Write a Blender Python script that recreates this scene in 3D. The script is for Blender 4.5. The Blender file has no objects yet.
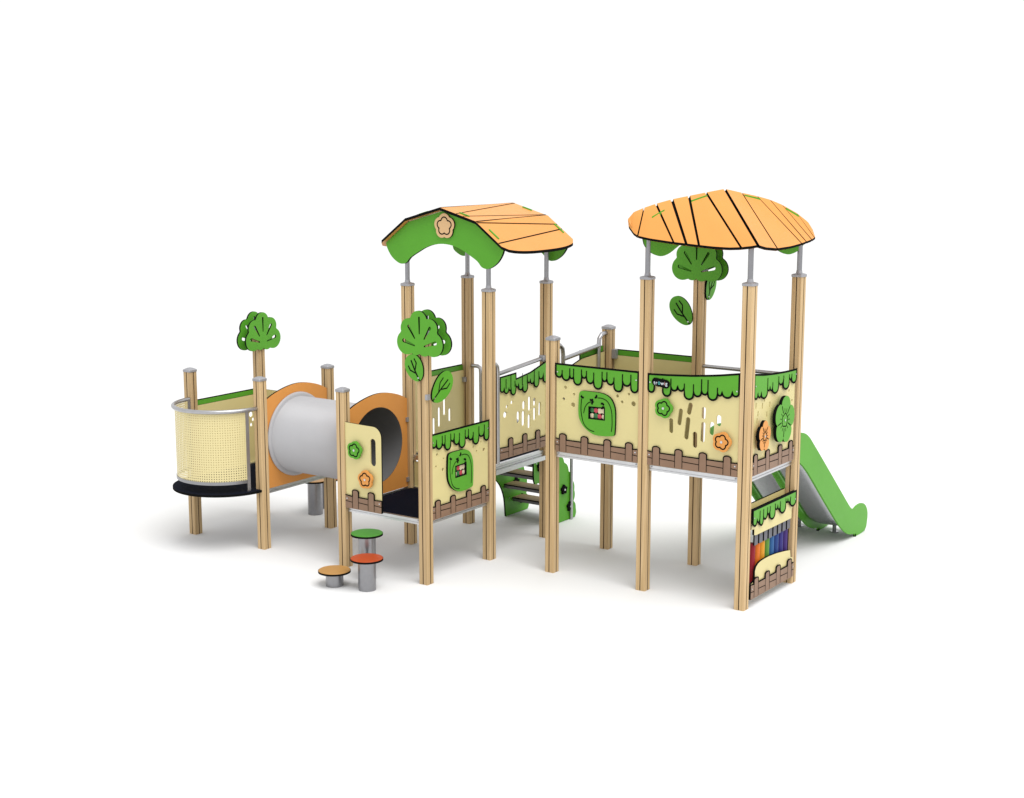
import bpy, math, random
from mathutils import Vector, Matrix
from mathutils.geometry import tessellate_polygon
random.seed(7)
S = bpy.context.scene
COL = S.collection
PI = math.pi

# ------------------------------------------------------------------ materials
def nodes(name):
    m = bpy.data.materials.new(name); m.use_nodes = True
    nt = m.node_tree
    return m, nt, nt.nodes['Principled BSDF']

def board(name, col, rough=.38, spec=.35, var=.05, scale=3.0):
    """coloured laminate board: faint mottling and uneven gloss"""
    m, nt, b = nodes(name)
    tc = nt.nodes.new('ShaderNodeTexCoord')
    n = nt.nodes.new('ShaderNodeTexNoise'); n.inputs['Scale'].default_value = scale; n.inputs['Detail'].default_value = 6
    nt.links.new(tc.outputs['Object'], n.inputs['Vector'])
    r = nt.nodes.new('ShaderNodeValToRGB')
    r.color_ramp.elements[0].position = .3; r.color_ramp.elements[1].position = .7
    r.color_ramp.elements[0].color = (*[c*(1-var) for c in col], 1)
    r.color_ramp.elements[1].color = (*[min(1, c*(1+var)) for c in col], 1)
    nt.links.new(n.outputs['Fac'], r.inputs['Fac']); nt.links.new(r.outputs['Color'], b.inputs['Base Color'])
    mr = nt.nodes.new('ShaderNodeMapRange'); mr.inputs['To Min'].default_value = rough-.05; mr.inputs['To Max'].default_value = rough+.07
    n2 = nt.nodes.new('ShaderNodeTexNoise'); n2.inputs['Scale'].default_value = 40
    nt.links.new(tc.outputs['Object'], n2.inputs['Vector'])
    nt.links.new(n2.outputs['Fac'], mr.inputs['Value']); nt.links.new(mr.outputs['Result'], b.inputs['Roughness'])
    b.inputs['Specular IOR Level'].default_value = spec
    return m

def wood(name, c1, c2):
    m, nt, b = nodes(name)
    tc = nt.nodes.new('ShaderNodeTexCoord'); oi = nt.nodes.new('ShaderNodeObjectInfo')
    add = nt.nodes.new('ShaderNodeVectorMath'); add.operation = 'ADD'
    sc = nt.nodes.new('ShaderNodeVectorMath'); sc.operation = 'SCALE'; sc.inputs[0].default_value = (7, 3, 11)
    nt.links.new(oi.outputs['Random'], sc.inputs['Scale'])
    nt.links.new(tc.outputs['Object'], add.inputs[0]); nt.links.new(sc.outputs[0], add.inputs[1])
    def noise(vec, scale, detail):
        mp = nt.nodes.new('ShaderNodeMapping'); mp.inputs['Scale'].default_value = vec
        nt.links.new(add.outputs[0], mp.inputs['Vector'])
        n = nt.nodes.new('ShaderNodeTexNoise'); n.inputs['Scale'].default_value = scale; n.inputs['Detail'].default_value = detail
        n.inputs['Distortion'].default_value = .6
        nt.links.new(mp.outputs[0], n.inputs['Vector']); return n
    g = noise((1, 1, .035), 34, 4); f = noise((1, 1, .012), 150, 2)
    r = nt.nodes.new('ShaderNodeValToRGB')
    e = r.color_ramp.elements
    e[0].position = .30; e[0].color = (*c2, 1); e[1].position = .62; e[1].color = (*c1, 1)
    nt.links.new(g.outputs['Fac'], r.inputs['Fac'])
    mx = nt.nodes.new('ShaderNodeMix'); mx.data_type = 'RGBA'; mx.blend_type = 'MULTIPLY'; mx.inputs['Factor'].default_value = .28
    r2 = nt.nodes.new('ShaderNodeValToRGB'); r2.color_ramp.elements[0].position = .35; r2.color_ramp.elements[1].position = .55
    r2.color_ramp.elements[0].color = (.62, .55, .48, 1); r2.color_ramp.elements[1].color = (1, 1, 1, 1)
    nt.links.new(f.outputs['Fac'], r2.inputs['Fac'])
    nt.links.new(r.outputs['Color'], mx.inputs[6]); nt.links.new(r2.outputs['Color'], mx.inputs[7])
    hs = nt.nodes.new('ShaderNodeHueSaturation'); mr = nt.nodes.new('ShaderNodeMapRange')
    mr.inputs['To Min'].default_value = .90; mr.inputs['To Max'].default_value = 1.08
    nt.links.new(oi.outputs['Random'], mr.inputs['Value']); nt.links.new(mr.outputs['Result'], hs.inputs['Value'])
    nt.links.new(mx.outputs[2], hs.inputs['Color']); nt.links.new(hs.outputs['Color'], b.inputs['Base Color'])
    b.inputs['Roughness'].default_value = .6; b.inputs['Specular IOR Level'].default_value = .25
    bp = nt.nodes.new('ShaderNodeBump'); bp.inputs['Strength'].default_value = .12; bp.inputs['Distance'].default_value = .003
    nt.links.new(f.outputs['Fac'], bp.inputs['Height']); nt.links.new(bp.outputs[0], b.inputs['Normal'])
    return m

def metal(name, col, rough, metallic=1.0):
    m, nt, b = nodes(name)
    tc = nt.nodes.new('ShaderNodeTexCoord')
    n = nt.nodes.new('ShaderNodeTexNoise'); n.inputs['Scale'].default_value = 25; n.inputs['Detail'].default_value = 5
    nt.links.new(tc.outputs['Object'], n.inputs['Vector'])
    r = nt.nodes.new('ShaderNodeValToRGB')
    r.color_ramp.elements[0].color = (*[c*.88 for c in col], 1); r.color_ramp.elements[1].color = (*[c*1.1 for c in col], 1)
    nt.links.new(n.outputs['Fac'], r.inputs['Fac']); nt.links.new(r.outputs['Color'], b.inputs['Base Color'])
    b.inputs['Metallic'].default_value = metallic; b.inputs['Roughness'].default_value = rough
    return m

GREEN = board('green_board', (.092, .33, .027), spec=.18)
ORANGE = board('orange_board', (.66, .285, .070), var=.03, spec=.2)
DISC = board('amber_disc', (.43, .225, .065), var=.05, spec=.2)
PEACH = board('peach_board', (.62, .40, .20), var=.03)
TAN = board('sand_board', (.64, .555, .262), var=.03)
BROWN = board('brown_board', (.235, .140, .088), var=.08, scale=8)
BLACK = board('black_core', (.006, .006, .006), rough=.7, spec=.02, var=0)
RUBBER = board('black_deck', (.0035, .005, .012), rough=.8, spec=.05, var=.3, scale=60)
WOOD = wood('larch_wood', (.59, .425, .235), (.47, .32, .155))
GROOVE = wood('groove_shade', (.085, .045, .018), (.05, .026, .010))  # darker wood tone that paints shade into the post grooves
STEEL = metal('galvanised_steel', (.30, .30, .315), .33)
RAIL = metal('handrail_steel', (.44, .44, .455), .36)
CAST = metal('cast_cap', (.36, .36, .38), .5, .6)
ALU = metal('aluminium_beam', (.60, .605, .62), .35)
TUBE_IN = board('tunnel_inside', (.15, .15, .155), rough=.45, spec=.3, var=.04)  # tube grey darkened, the shade inside the tunnel is put into the colour
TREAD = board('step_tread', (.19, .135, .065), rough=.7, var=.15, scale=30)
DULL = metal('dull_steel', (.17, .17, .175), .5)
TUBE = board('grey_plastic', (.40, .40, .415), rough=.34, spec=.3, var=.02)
STEEL_SHEET = metal('slide_steel', (.44, .45, .47), .24)
WHITE = board('white_paint', (.8, .8, .78), var=.02)
REDP = board('red_board', (.40, .060, .012), var=.06, spec=.15)
GDISC = board('green_disc', (.055, .235, .022), var=.06, spec=.15)
RED = board('red_paint', (.42, .02, .035)); PINK = board('raspberry_paint', (.55, .06, .09))
DKGREEN = board('leaf_green_paint', (.03, .17, .05))
CREAM = board('cream_paint', (.72, .62, .42))
TEAL = board('teal_print', (.10, .50, .48)); PALE = board('pale_print', (.68, .74, .78)); ROSE = board('rose_print', (.70, .38, .36))
RAIN = [board('chime_'+n, tuple(.8*q for q in c), rough=.35, spec=.2) for n, c in (('red', (.30, .016, .03)), ('orange', (.78, .19, .02)), ('amber', (.80, .36, .03)), ('green', (.13, .32, .05)),
        ('blue', (.04, .14, .36)), ('deep_blue', (.03, .07, .26)), ('indigo', (.05, .045, .24)), ('violet', (.07, .035, .20)))]
GREYCAP = board('grey_chime', (.11, .11, .13), rough=.4)

def perforated():
    m, nt, b = nodes('perforated_sheet')
    b.inputs['Base Color'].default_value = (.66, .57, .29, 1); b.inputs['Roughness'].default_value = .4
    tc = nt.nodes.new('ShaderNodeTexCoord'); sp = nt.nodes.new('ShaderNodeSeparateXYZ')
    nt.links.new(tc.outputs['Object'], sp.inputs[0])
    def M(op, a, c=None):
        n = nt.nodes.new('ShaderNodeMath'); n.operation = op
        for i, v in enumerate((a, c)):
            if v is None: continue
            if isinstance(v, (int, float)): n.inputs[i].default_value = v
            else: nt.links.new(v, n.inputs[i])
        return n.outputs[0]
    pitch = .0245
    ang = M('MULTIPLY', M('ARCTAN2', sp.outputs['Y'], sp.outputs['X']),   .468/pitch)
    zz = M('MULTIPLY', sp.outputs['Z'], 1/pitch)
    fx = M('SUBTRACT', M('FRACT', ang), .5); fz = M('SUBTRACT', M('FRACT', zz), .5)
    d = M('SQRT', M('ADD', M('MULTIPLY', fx, fx), M('MULTIPLY', fz, fz)))
    hole = M('LESS_THAN', d, .20)
    tr = nt.nodes.new('ShaderNodeBsdfTransparent'); mix = nt.nodes.new('ShaderNodeMixShader')
    nt.links.new(hole, mix.inputs[0]); nt.links.new(b.outputs[0], mix.inputs[1]); nt.links.new(tr.outputs[0], mix.inputs[2])
    nt.links.new(mix.outputs[0], nt.nodes['Material Output'].inputs['Surface'])
    return m
PERF = perforated()

# ------------------------------------------------------------------ mesh builder
class MB:
    def __init__(self): self.v = []; self.f = []; self.mi = []; self.sm = []; self.mats = []
    def slot(self, m):
        if m not in self.mats: self.mats.append(m)
        return self.mats.index(m)
    def add(self, verts, faces, m, smooth=False):
        o = len(self.v); s = self.slot(m)
        self.v += [tuple(p) for p in verts]
        for f in faces:
            self.f.append([o+i for i in f]); self.mi.append(s); self.sm.append(smooth)
    def box(self, lo, hi, m):
        x0, y0, z0 = lo; x1, y1, z1 = hi
        v = [(x0,y0,z0),(x1,y0,z0),(x1,y1,z0),(x0,y1,z0),(x0,y0,z1),(x1,y0,z1),(x1,y1,z1),(x0,y1,z1)]
        self.add(v, [(3,2,1,0),(4,5,6,7),(0,1,5,4),(1,2,6,5),(2,3,7,6),(3,0,4,7)], m)
    def tube(self, pts, r, m, n=12, caps=True):
        pts = [Vector(p) for p in pts]; rings = []
        up = None
        for i, p in enumerate(pts):
            d = (pts[min(i+1, len(pts)-1)]-pts[max(i-1, 0)]).normalized()
            if up is None:
                up = Vector((0,0,1)) if abs(d.z) < .9 else Vector((1,0,0))
            a = d.cross(up).normalized(); b = a.cross(d).normalized(); up = b
            rr = r[i] if isinstance(r, (list, tuple)) else r
            rings.append([p+(a*math.cos(2*PI*k/n)+b*math.sin(2*PI*k/n))*rr for k in range(n)])
        v = [q for ring in rings for q in ring]
        f = [(i*n+k, i*n+(k+1)%n, (i+1)*n+(k+1)%n, (i+1)*n+k) for i in range(len(pts)-1) for k in range(n)]
        self.add(v, f, m, True)
        if caps:
            self.add(rings[0], [tuple(range(n-1, -1, -1))], m); self.add(rings[-1], [tuple(range(n))], m)
    def plate(self, outer, holes, F, n0, n1, face, edge, back=None, hole_edge=None):
        loops = [outer]+list(holes)
        flat = [p for l in loops for p in l]
        tris = tessellate_polygon([[Vector((p[0], p[1], 0)) for p in l] for l in loops])
        def area(t):
            a, b, c = (flat[i] for i in t)
            return (b[0]-a[0])*(c[1]-a[1])-(b[1]-a[1])*(c[0]-a[0])
        tr = [t if area(t) > 0 else (t[0], t[2], t[1]) for t in tris if abs(area(t)) > 1e-12]
        self.add([F(u, v, n1) for u, v in flat], tr, face)
        self.add([F(u, v, n0) for u, v in flat], [(t[0], t[2], t[1]) for t in tr], back or face)
        for l in loops:
            n = len(l)
            self.add([F(u, v, n1) for u, v in l]+[F(u, v, n0) for u, v in l],
                     [(i, i+n, (i+1) % n+n, (i+1) % n) for i in range(n)], edge if l is outer or not hole_edge else hole_edge)
    def ribbon(self, pts, w, F, n, m, closed=False):
        P = [Vector((p[0], p[1])) for p in pts]; N = len(P); L = []; R = []
        for i in range(N):
            a = P[(i-1) % N] if (closed or i) else P[i]; b = P[(i+1) % N] if (closed or i < N-1) else P[i]
            d1 = (P[i]-a); d2 = (b-P[i])
            if d1.length < 1e-7: d1 = d2
            if d2.length < 1e-7: d2 = d1
            d1 = d1.normalized(); d2 = d2.normalized()
            t = d1+d2
            t = t.normalized() if t.length > 1e-4 else d1
            q = Vector((-t.y, t.x)); k = max(.5, q.dot(Vector((-d1.y, d1.x))))
            L.append(P[i]+q*(w/2/k)); R.append(P[i]-q*(w/2/k))
        v = [F(p.x, p.y, n) for p in L]+[F(p.x, p.y, n) for p in R]
        rng = range(N if closed else N-1)
        self.add(v, [(i+N, (i+1) % N+N, (i+1) % N, i) for i in rng], m)
    def build(self, name, parent=None, loc=(0,0,0), label=None):
        me = bpy.data.meshes.new(name)
        o0 = Vector(loc)
        me.from_pydata([tuple(Vector(p)-o0) for p in self.v], [], self.f)
        for m in self.mats: me.materials.append(m)
        me.polygons.foreach_set('material_index', self.mi); me.polygons.foreach_set('use_smooth', self.sm)
        me.update()
        o = bpy.data.objects.new(name, me); COL.objects.link(o); o.location = o0
        if parent:
            o.parent = parent
            # loc is a world position: the parents are unrotated, so subtract their summed offsets
            p = parent; off = Vector((0,0,0))
            while p: off += p.location; p = p.parent
            o.location = o0-off
        if label: o['label'] = label
        return o

def frame(o, U, V, N):
    o, U, V, N = map(Vector, (o, U, V, N))
    return lambda u, v, n=0.0: o+U*u+V*v+N*n
def arc(cx, cy, r, a0, a1, n=8, ry=None):
    ry = ry or r
    return [(cx+r*math.cos(math.radians(a0+(a1-a0)*i/n)), cy+ry*math.sin(math.radians(a0+(a1-a0)*i/n))) for i in range(n+1)]
def circle(cx, cy, r, n=14, ry=None): return arc(cx, cy, r, 0, 360-360/n, n-1, ry)
def slot_hole(x0, y0, x1, y1, w, n=6):
    a = math.degrees(math.atan2(y1-y0, x1-x0))
    return arc(x1, y1, w/2, a-90, a+90, n)+arc(x0, y0, w/2, a+90, a+270, n)
def lobed(cx, cy, R, k, amp, rot=90, n=60, sx=1, sy=1):
    out = []
    for i in range(n):
        t = 2*PI*i/n; r = R*(1+amp*math.cos(k*t))
        out.append((cx+sx*r*math.cos(t+math.radians(rot)), cy+sy*r*math.sin(t+math.radians(rot))))
    return out
def smooth(pts, closed=True, n=5):
    out = []; N = len(pts)
    for i in range(N if closed else N-1):
        g = (lambda j: pts[j % N]) if closed else (lambda j: pts[min(max(j, 0), N-1)])
        p0, p1, p2, p3 = g(i-1), g(i), g(i+1), g(i+2)
        for k in range(n):
            t = k/n
            out.append(tuple(.5*(2*b+(c-a)*t+(2*a-5*b+4*c-d)*t*t+(3*b-a-3*c+d)*t**3) for a, b, c, d in zip(p0, p1, p2, p3)))
    if not closed: out.append(tuple(pts[-1]))
    return out
def lerp_list(xs, x):
    for (a, fa), (b, fb) in zip(xs, xs[1:]):
        if x <= b: return fa+(fb-fa)*(x-a)/(b-a) if b > a else fb
    return xs[-1][1]

# ------------------------------------------------------------------ the grid
X = [-3.099, -2.099, -1.0, 0.0, .745, 1.753, 2.759]
Y = [0.0, 1.004, 2.005]
LOW, MID, HIGH = .60, .93, 1.18
hw = .05                                            # half a post

root = bpy.data.objects.new('play_structure', None); COL.objects.link(root)
root['label'] = 'wooden playground climbing structure with two orange roofed towers, grey tunnel, balcony and green slide'
root['category'] = 'playground structure'

# ------------------------------------------------------------------ posts
def make_post(x, y, h, pole=None, label=None):
    mb = MB(); c = .007; g = .005; d = .006; w = hw; prof = []; dark = []
    for k in range(4):
        a = k*PI/2
        loc = [(-w+c, -w), (-g, -w), (-g, -w+d), (g, -w+d), (g, -w), (w-c, -w)]
        base = len(prof)
        prof += [(px*math.cos(a)-py*math.sin(a), px*math.sin(a)+py*math.cos(a)) for px, py in loc]
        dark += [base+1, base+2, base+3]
    n = len(prof); zs = (0, h)
    v = [(x+px, y+py, z) for z in zs for px, py in prof]
    for i in range(n):
        mb.add([v[i], v[(i+1) % n], v[(i+1) % n+n], v[i+n]], [(0, 1, 2, 3)], GROOVE if i in dark else WOOD)
    mb.add([v[n+i] for i in range(n)], [tuple(range(n))], WOOD)
    post = mb.build('wooden_post', root, (x, y, 0), label)
    cb = MB(); q = .056
    ring = lambda s, z: [(x+a*s, y+b*s, z) for a, b in ((-1,-.8),(-.8,-1),(.8,-1),(1,-.8),(1,.8),(.8,1),(-.8,1),(-1,.8))]
    rs = [ring(q, h-.004), ring(q, h+.016), ring(q*.9, h+.021), ring(.02, h+.036 if not pole else h+.03)]
    vv = [p for r in rs for p in r]
    cb.add(vv, [(i*8+k, i*8+(k+1) % 8, (i+1)*8+(k+1) % 8, (i+1)*8+k) for i in range(3) for k in range(8)]+[tuple(range(24, 32)), tuple(range(7, -1, -1))], CAST)
    cb.build('post_cap', post, (x, y, h))
    if pole:
        pb = MB(); pb.tube([(x, y, h+.02), (x, y, h+.055)], [.031, .025], CAST, 16)
        pb.tube([(x, y, h+.03), (x, y, pole)], .024, STEEL, 16); pb.build('roof_pole', post, (x, y, h))
    return post

H1, H2, H3, H4 = 1.734, 2.666, 2.255, 2.881
make_post(X[0], Y[0], H1); make_post(X[1], Y[0], H1)
make_post(X[1], Y[1], H1); make_post(X[2], Y[0], H1)
p_tree_far = make_post(X[0], Y[1], 2.06, None, 'post topped by a green leaf crown')
p_tree_front = make_post(X[3], Y[0], 2.36, None, 'front post topped by a green leaf crown with two leaves')
for i, j in ((2,1),(3,1),(2,2),(3,2)): make_post(X[i], Y[j], H2, 3.24)
make_post(X[4], Y[1], H3); make_post(X[4], Y[2], H3)
make_post(X[5], Y[1], H4, 3.34); make_post(X[6], Y[1], H4, 3.24); make_post(X[6], Y[2], H4, 3.34)
p_tree_roof = make_post(X[5], Y[2], H4, 3.34, 'post under the round roof carrying a green leaf crown')

# ------------------------------------------------------------------ leaf crowns and leaves
def crown_outline():
    cs = [(-.15, .115, .112), (-.125, .245, .092), (-.01, .315, .098), (.115, .255, .092), (.155, .115, .112), (-.045, .08, .075), (.055, .075, .075), (0, .2, .13)]
    out = []; o = Vector((0, .17))
    for i in range(90):
        a = 2*PI*i/90; d = Vector((math.cos(a), math.sin(a))); best = .02
        for cx, cy, r in cs:
            m = o-Vector((cx, cy)); b = m.dot(d); c = m.length_squared-r*r; D = b*b-c
            if D >= 0: best = max(best, -b+math.sqrt(D))
        p = o+d*best; out.append((p.x, p.y))
    return out
CROWN = crown_outline()
def taper_slot(a, r0, r1, w0, w1, ox=0, oy=.075):
    a = math.radians(a); d = (math.cos(a), math.sin(a)); deg = math.degrees(a)
    return arc(ox+d[0]*r1, oy+d[1]*r1, w1/2, deg-90, deg+90, 6)+arc(ox+d[0]*r0, oy+d[1]*r0, w0/2, deg+90, deg+270, 4)
SLOTS = [taper_slot(90, .13, .275, .012, .022), taper_slot(57, .10, .225, .012, .03), taper_slot(123, .10, .225, .012, .03),
         taper_slot(17, .06, .19, .014, .036), taper_slot(163, .06, .19, .014, .036)]
def crown(post, F):
    for n0, n1 in ((.052, .072), (-.072, -.052)):
        mb = MB(); mb.plate(CROWN, SLOTS, F, n0, n1, GREEN, BLACK)
        mb.build('leaf_crown', post, F(0, .2, (n0+n1)/2))
FB = lambda x, y, z: frame((x, y, z), (1,0,0), (0,0,1), (0,-1,0))     # board facing the front row
FA = lambda x, y, z: frame((x, y, z), (0,1,0), (0,0,1), (1,0,0))      # board facing the slide side
crown(p_tree_far, FA(X[0], Y[1]+.005, 1.842))
crown(p_tree_front, FB(X[3]+.003, Y[0], 2.165))
crown(p_tree_roof, FB(X[5]-.006, Y[2], 2.785))

def leaf(post, F, u, v, ang, ln=.285, wd=.2):
    a = math.radians(ang); c, s = math.cos(a), math.sin(a)
    T = lambda px, py: (u+px*c-py*s, v+px*s+py*c)           # px runs from stalk to tip
    out = []
    for i in range(36):
        t = 2*PI*i/36; px = ln/2*(1-math.cos(t)); py = wd/2*math.sin(t)*(1-.12*math.cos(t))
        out.append(T(px, py))
    mb = MB(); mb.plate(out, [], F, .052, .070, GREEN, BLACK)
    mb.ribbon([T(.0, 0), T(ln*.45, .004), T(ln*.8, .0)], .014, F, .0715, BLACK)
    mb.ribbon([T(ln*.28, .0), T(ln*.50, wd*.26), T(ln*.68, wd*.27)], .012, F, .0718, BLACK)
    mb.ribbon([T(ln*.42, .0), T(ln*.62, -wd*.22), T(ln*.80, -wd*.2)], .012, F, .0718, BLACK)
    mb.plate(circle(*T(.03, .0), .008, 8), [], F, .07, .074, ALU, ALU)
    mb.build('leaf', post, F(u, v, .06))
leaf(p_tree_front, FB(X[3], Y[0], 0), .000, 1.935, 118, .26, .20)
leaf(p_tree_front, FA(X[3], Y[0], 0), .035, 1.745, 36, .355, .235)
leaf(p_tree_roof, FB(X[5], Y[2], 0), -.065, 2.37, 128, .31, .205)
leaf(p_tree_roof, FA(X[5], Y[2], 0), .03, 2.605, 63, .27, .19)

# ------------------------------------------------------------------ boards
LN = .0105
def fringe_outline(W, top, drips, z_off=0):
    """drips: (u0, u1, drop) as fractions of W / metres below the reference line"""
    low = []
    for (a, b, d) in drips:
        a *= W; b *= W; r = (b-a)/2; rr = min(r, .042)
        low += [(a+.001, z_off-d+rr)]+[(a+r+(r-.001)*math.cos(math.radians(t)), z_off-d+rr+rr*math.sin(math.radians(t))) for t in range(200, 341, 20)]+[(b-.001, z_off-d+rr)]
    up = [(W*i/10, top(W*i/10)) for i in range(10, -1, -1)]
    return low+up
D_A = [(0.0, 0.08, 0.125), (0.08, 0.175, 0.148), (0.175, 0.223, 0.125), (0.223, 0.32, 0.178), (0.32, 0.381, 0.108), (0.381, 0.47, 0.152), (0.47, 0.571, 0.195), (0.571, 0.629, 0.118), (0.629, 0.714, 0.143), (0.714, 0.815, 0.198), (0.815, 0.914, 0.138), (0.914, 1.0, 0.19)]
D_B = [(0.0, 0.07, 0.165), (0.07, 0.165, 0.1), (0.165, 0.257, 0.185), (0.257, 0.332, 0.13), (0.332, 0.407, 0.125), (0.407, 0.508, 0.192), (0.508, 0.596, 0.158), (0.596, 0.666, 0.135), (0.666, 0.769, 0.175), (0.769, 0.818, 0.13), (0.818, 0.927, 0.142), (0.927, 1.0, 0.122)]
D_C = [(0,.08,.19),(.08,.16,.185),(.16,.30,.205),(.30,.36,.15),(.36,.42,.155),(.42,.56,.19),(.56,.68,.13),(.68,.82,.185),(.82,.88,.11),(.88,1,.15)]
def fringe(panel, F, W, top, drips, n, z_off, name='leaf_fringe'):
    mb = MB(); o = fringe_outline(W, top, drips, z_off)
    mb.plate(o, [], F, n, n+.014, GREEN, BLACK)
    mb.ribbon(o, .018, F, n+.0155, BLACK, True)
    for k in range(1, len(drips)):
        u = drips[k][0]*W; d0, d1 = drips[k-1][2], drips[k][2]
        if abs(d0-d1) < .022: continue
        hi = z_off-min(d0, d1)+.02; tp_ = min(top(u)-.03, hi+(.115, .05, .085, .14)[k % 4])
        mb.ribbon([(u, hi), (u, tp_)], LN, F, n+.017, BLACK)
    for u in (.02, W-.02): mb.plate(circle(u, z_off-.075, .007, 8), [], F, n+.013, n+.0185, ALU, ALU)
    return mb.build(name, panel, F(W/2, z_off-.08, n))
def pickets(panel, F, W, n, centres, h=.178, rail=.125, pw=.075, base=0):
    mb = MB(); pts = [(0, base), (W, base), (W, base+rail)]
    for c in sorted(centres, reverse=True):
        c *= W
        pts += [(c+pw/2, base+rail-.004)]+arc(c, base+h-.02, pw/2, 0, 180, 6, .02)+[(c-pw/2, base+rail-.004)]
    pts += [(0, base+rail+.004)]
    pts = [(min(max(a, 0), W), b) for a, b in pts]
    mb.plate(pts, [], F, n, n+.012, BROWN, BLACK)
    mb.ribbon(pts[2:], .011, F, n+.0133, BLACK)
    xs = [0]+[q for c in sorted(centres) for q in (c*W-pw/2, c*W+pw/2)]+[W]
    for i in range(0, len(xs), 2):
        if xs[i+1]-xs[i] > .01: mb.ribbon([(xs[i], base+.07), (xs[i+1], base+.064)], .007, F, n+.0133, BLACK)
    for q in xs[1:-1]: mb.ribbon([(q, base+.008), (q, base+rail)], .006, F, n+.0137, BLACK)
    for u in (.022, W-.022): mb.plate(circle(u, base+.095, .007, 8), [], F, n+.011, n+.0165, ALU, ALU)
    return mb.build('picket_trim', panel, F(W/2, base+.06, n))
def soft_star(u, v, R, base, p, rot, n=70):
    out = []
    for i in range(n):
        t = 2*PI*i/n; r = R*(base+(1-base)*abs(math.cos(2.5*t))**p)
        out.append((u+r*math.cos(t+math.radians(rot)), v+r*math.sin(t+math.radians(rot))))
    return out
def star(panel, F, u, v, R, n, m, name='star_knob', gap=.02, t=.022, rot=75, bolt=True):
    mb = MB(); mb.plate(soft_star(u, v, R*.99, .85, .9, rot), [], F, n+gap, n+gap+t, m, BLACK if gap == 0 else m)
    mb.ribbon(soft_star(u, v, R*.70, .76, 1.0, rot), .012, F, n+gap+t+.0012, BLACK, True)
    if gap: mb.plate(circle(u, v, R*.4, 10), [], F, n, n+gap, BLACK, BLACK)
    if bolt: mb.plate(circle(u, v, .012, 8), [], F, n+gap+t, n+gap+t+.006, ALU, ALU)
    return mb.build(name, panel, F(u, v, n+gap))
def petals_of(u, v, rx, rz, k, rot, n=100):
    out = []
    for i in range(n):
        t = 2*PI*i/n; r = .74+.26*abs(math.cos(k*t/2))**.6
        out.append((u+rx*r*math.cos(t+math.radians(rot)), v+rz*r*math.sin(t+math.radians(rot))))
    return out
def flower(panel, F, u, v, rx, rz, n, m, petals, rot):
    mb = MB(); gap = .03; t = .03
    mb.plate(petals_of(u, v, rx, rz, petals, rot), [], F, n+gap, n+gap+t, m, BLACK)
    q = n+gap+t+.0012
    mb.ribbon(lobed(u, v, 1, petals, .08, rot, 40, rx*.27, rz*.27), .010, F, q, BLACK, True)
    for k in range(petals):
        a = math.radians(rot+360*k/petals)
        for da in (-.22, .22):
            mb.ribbon([(u+rx*r*math.cos(a+da), v+rz*r*math.sin(a+da)) for r in (.34, .5)], .006, F, q, BLACK)
        b = a+PI/petals
        mb.ribbon([(u+rx*r*math.cos(b), v+rz*r*math.sin(b)) for r in (.34, .70)], .010, F, q, BLACK)
    mb.plate(circle(u, v, .011, 8), [], F, q-.001, q+.005, ALU, ALU)
    mb.plate(circle(u, v, rx*.5, 10), [], F, n, n+gap, BLACK, BLACK)
    return mb.build('flower_knob', panel, F(u, v, n+gap))
def plaque(panel, F, u0, v0, n):
    """leaf-shaped hatch with a square window and a tray of berries behind it"""
    s = lambda pts: [(u0+.008+a*.97, v0+.005+b*.955) for a, b in pts]
    out = smooth(s([(.0,.185),(.002,.34),(.012,.40),(.05,.417),(.15,.418),(.265,.413),(.35,.378),(.398,.30),(.410,.20),(.406,.06),(.398,.018),(.365,.006),(.27,-.004),(.17,.002),(.085,.045),(.028,.105)]), True, 4)
    win = s([(.118,.155),(.292,.157),(.292,.272),(.118,.268)])
    mb = MB(); mb.plate(out, [win], F, n, n+.024, GREEN, BLACK)
    q = n+.0255
    mb.ribbon(smooth(s([(.035,.34),(.03,.22),(.06,.10),(.12,.045),(.18,.03)]), False), .008, F, q, BLACK)
    mb.ribbon(smooth(s([(.215,.365),(.27,.365),(.33,.335),(.37,.25),(.378,.12),(.37,.05)]), False), .008, F, q, BLACK)
    mb.ribbon(smooth(s([(.06,.20),(.075,.26),(.11,.305),(.145,.32)]), False), .008, F, q, BLACK)
    mb.ribbon(win, .011, F, q, BLACK, True)
    for (a, b, r) in ((.035,.345,60),(.15,.325,100),(.145,.32,330),(.21,.368,150),(.275,.325,250),(.27,.29,290)):
        c = math.radians(r)
        for dd in (-.6, .6):
            e = (a+.032*math.cos(c+dd), b+.032*math.sin(c+dd))
            o = [(a, b), (a+.018*math.cos(c+dd)+.012*math.sin(c+dd), b+.018*math.sin(c+dd)-.012*math.cos(c+dd)), e, (a+.018*math.cos(c+dd)-.012*math.sin(c+dd), b+.018*math.sin(c+dd)+.012*math.cos(c+dd))]
            mb.plate(s(o), [], F, q-.001, q+.0008+.0003*dd, BLACK, BLACK)
    ob = mb.build('window_plaque', panel, F(u0+.2, v0+.2, n))
    tb = MB(); z = -.006
    tb.plate(s([(.095,.142),(.29,.142),(.29,.275),(.095,.275)]), [], F, n+z, n+z+.006, PEACH, CREAM)
    cols = [CREAM, PINK, CREAM, DKGREEN, CREAM, DKGREEN, PINK, CREAM, PINK, CREAM, DKGREEN, CREAM]
    for r in range(2):
        for c in range(4):
            uu = u0+.147+c*.041; vv = v0+.178+r*.052
            tb.plate(lobed(uu, vv, (.022, .026, .023)[(r*2+c) % 3], 5, .08, 40*c+25*r, 20), [], F, n+z+.005, n+z+.011+.0004*((r+c) % 3), cols[(r*4+c*3+r) % 12], BLACK)
    tb.build('berry_tray', panel, F(u0+.19, v0+.2, n))
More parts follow.
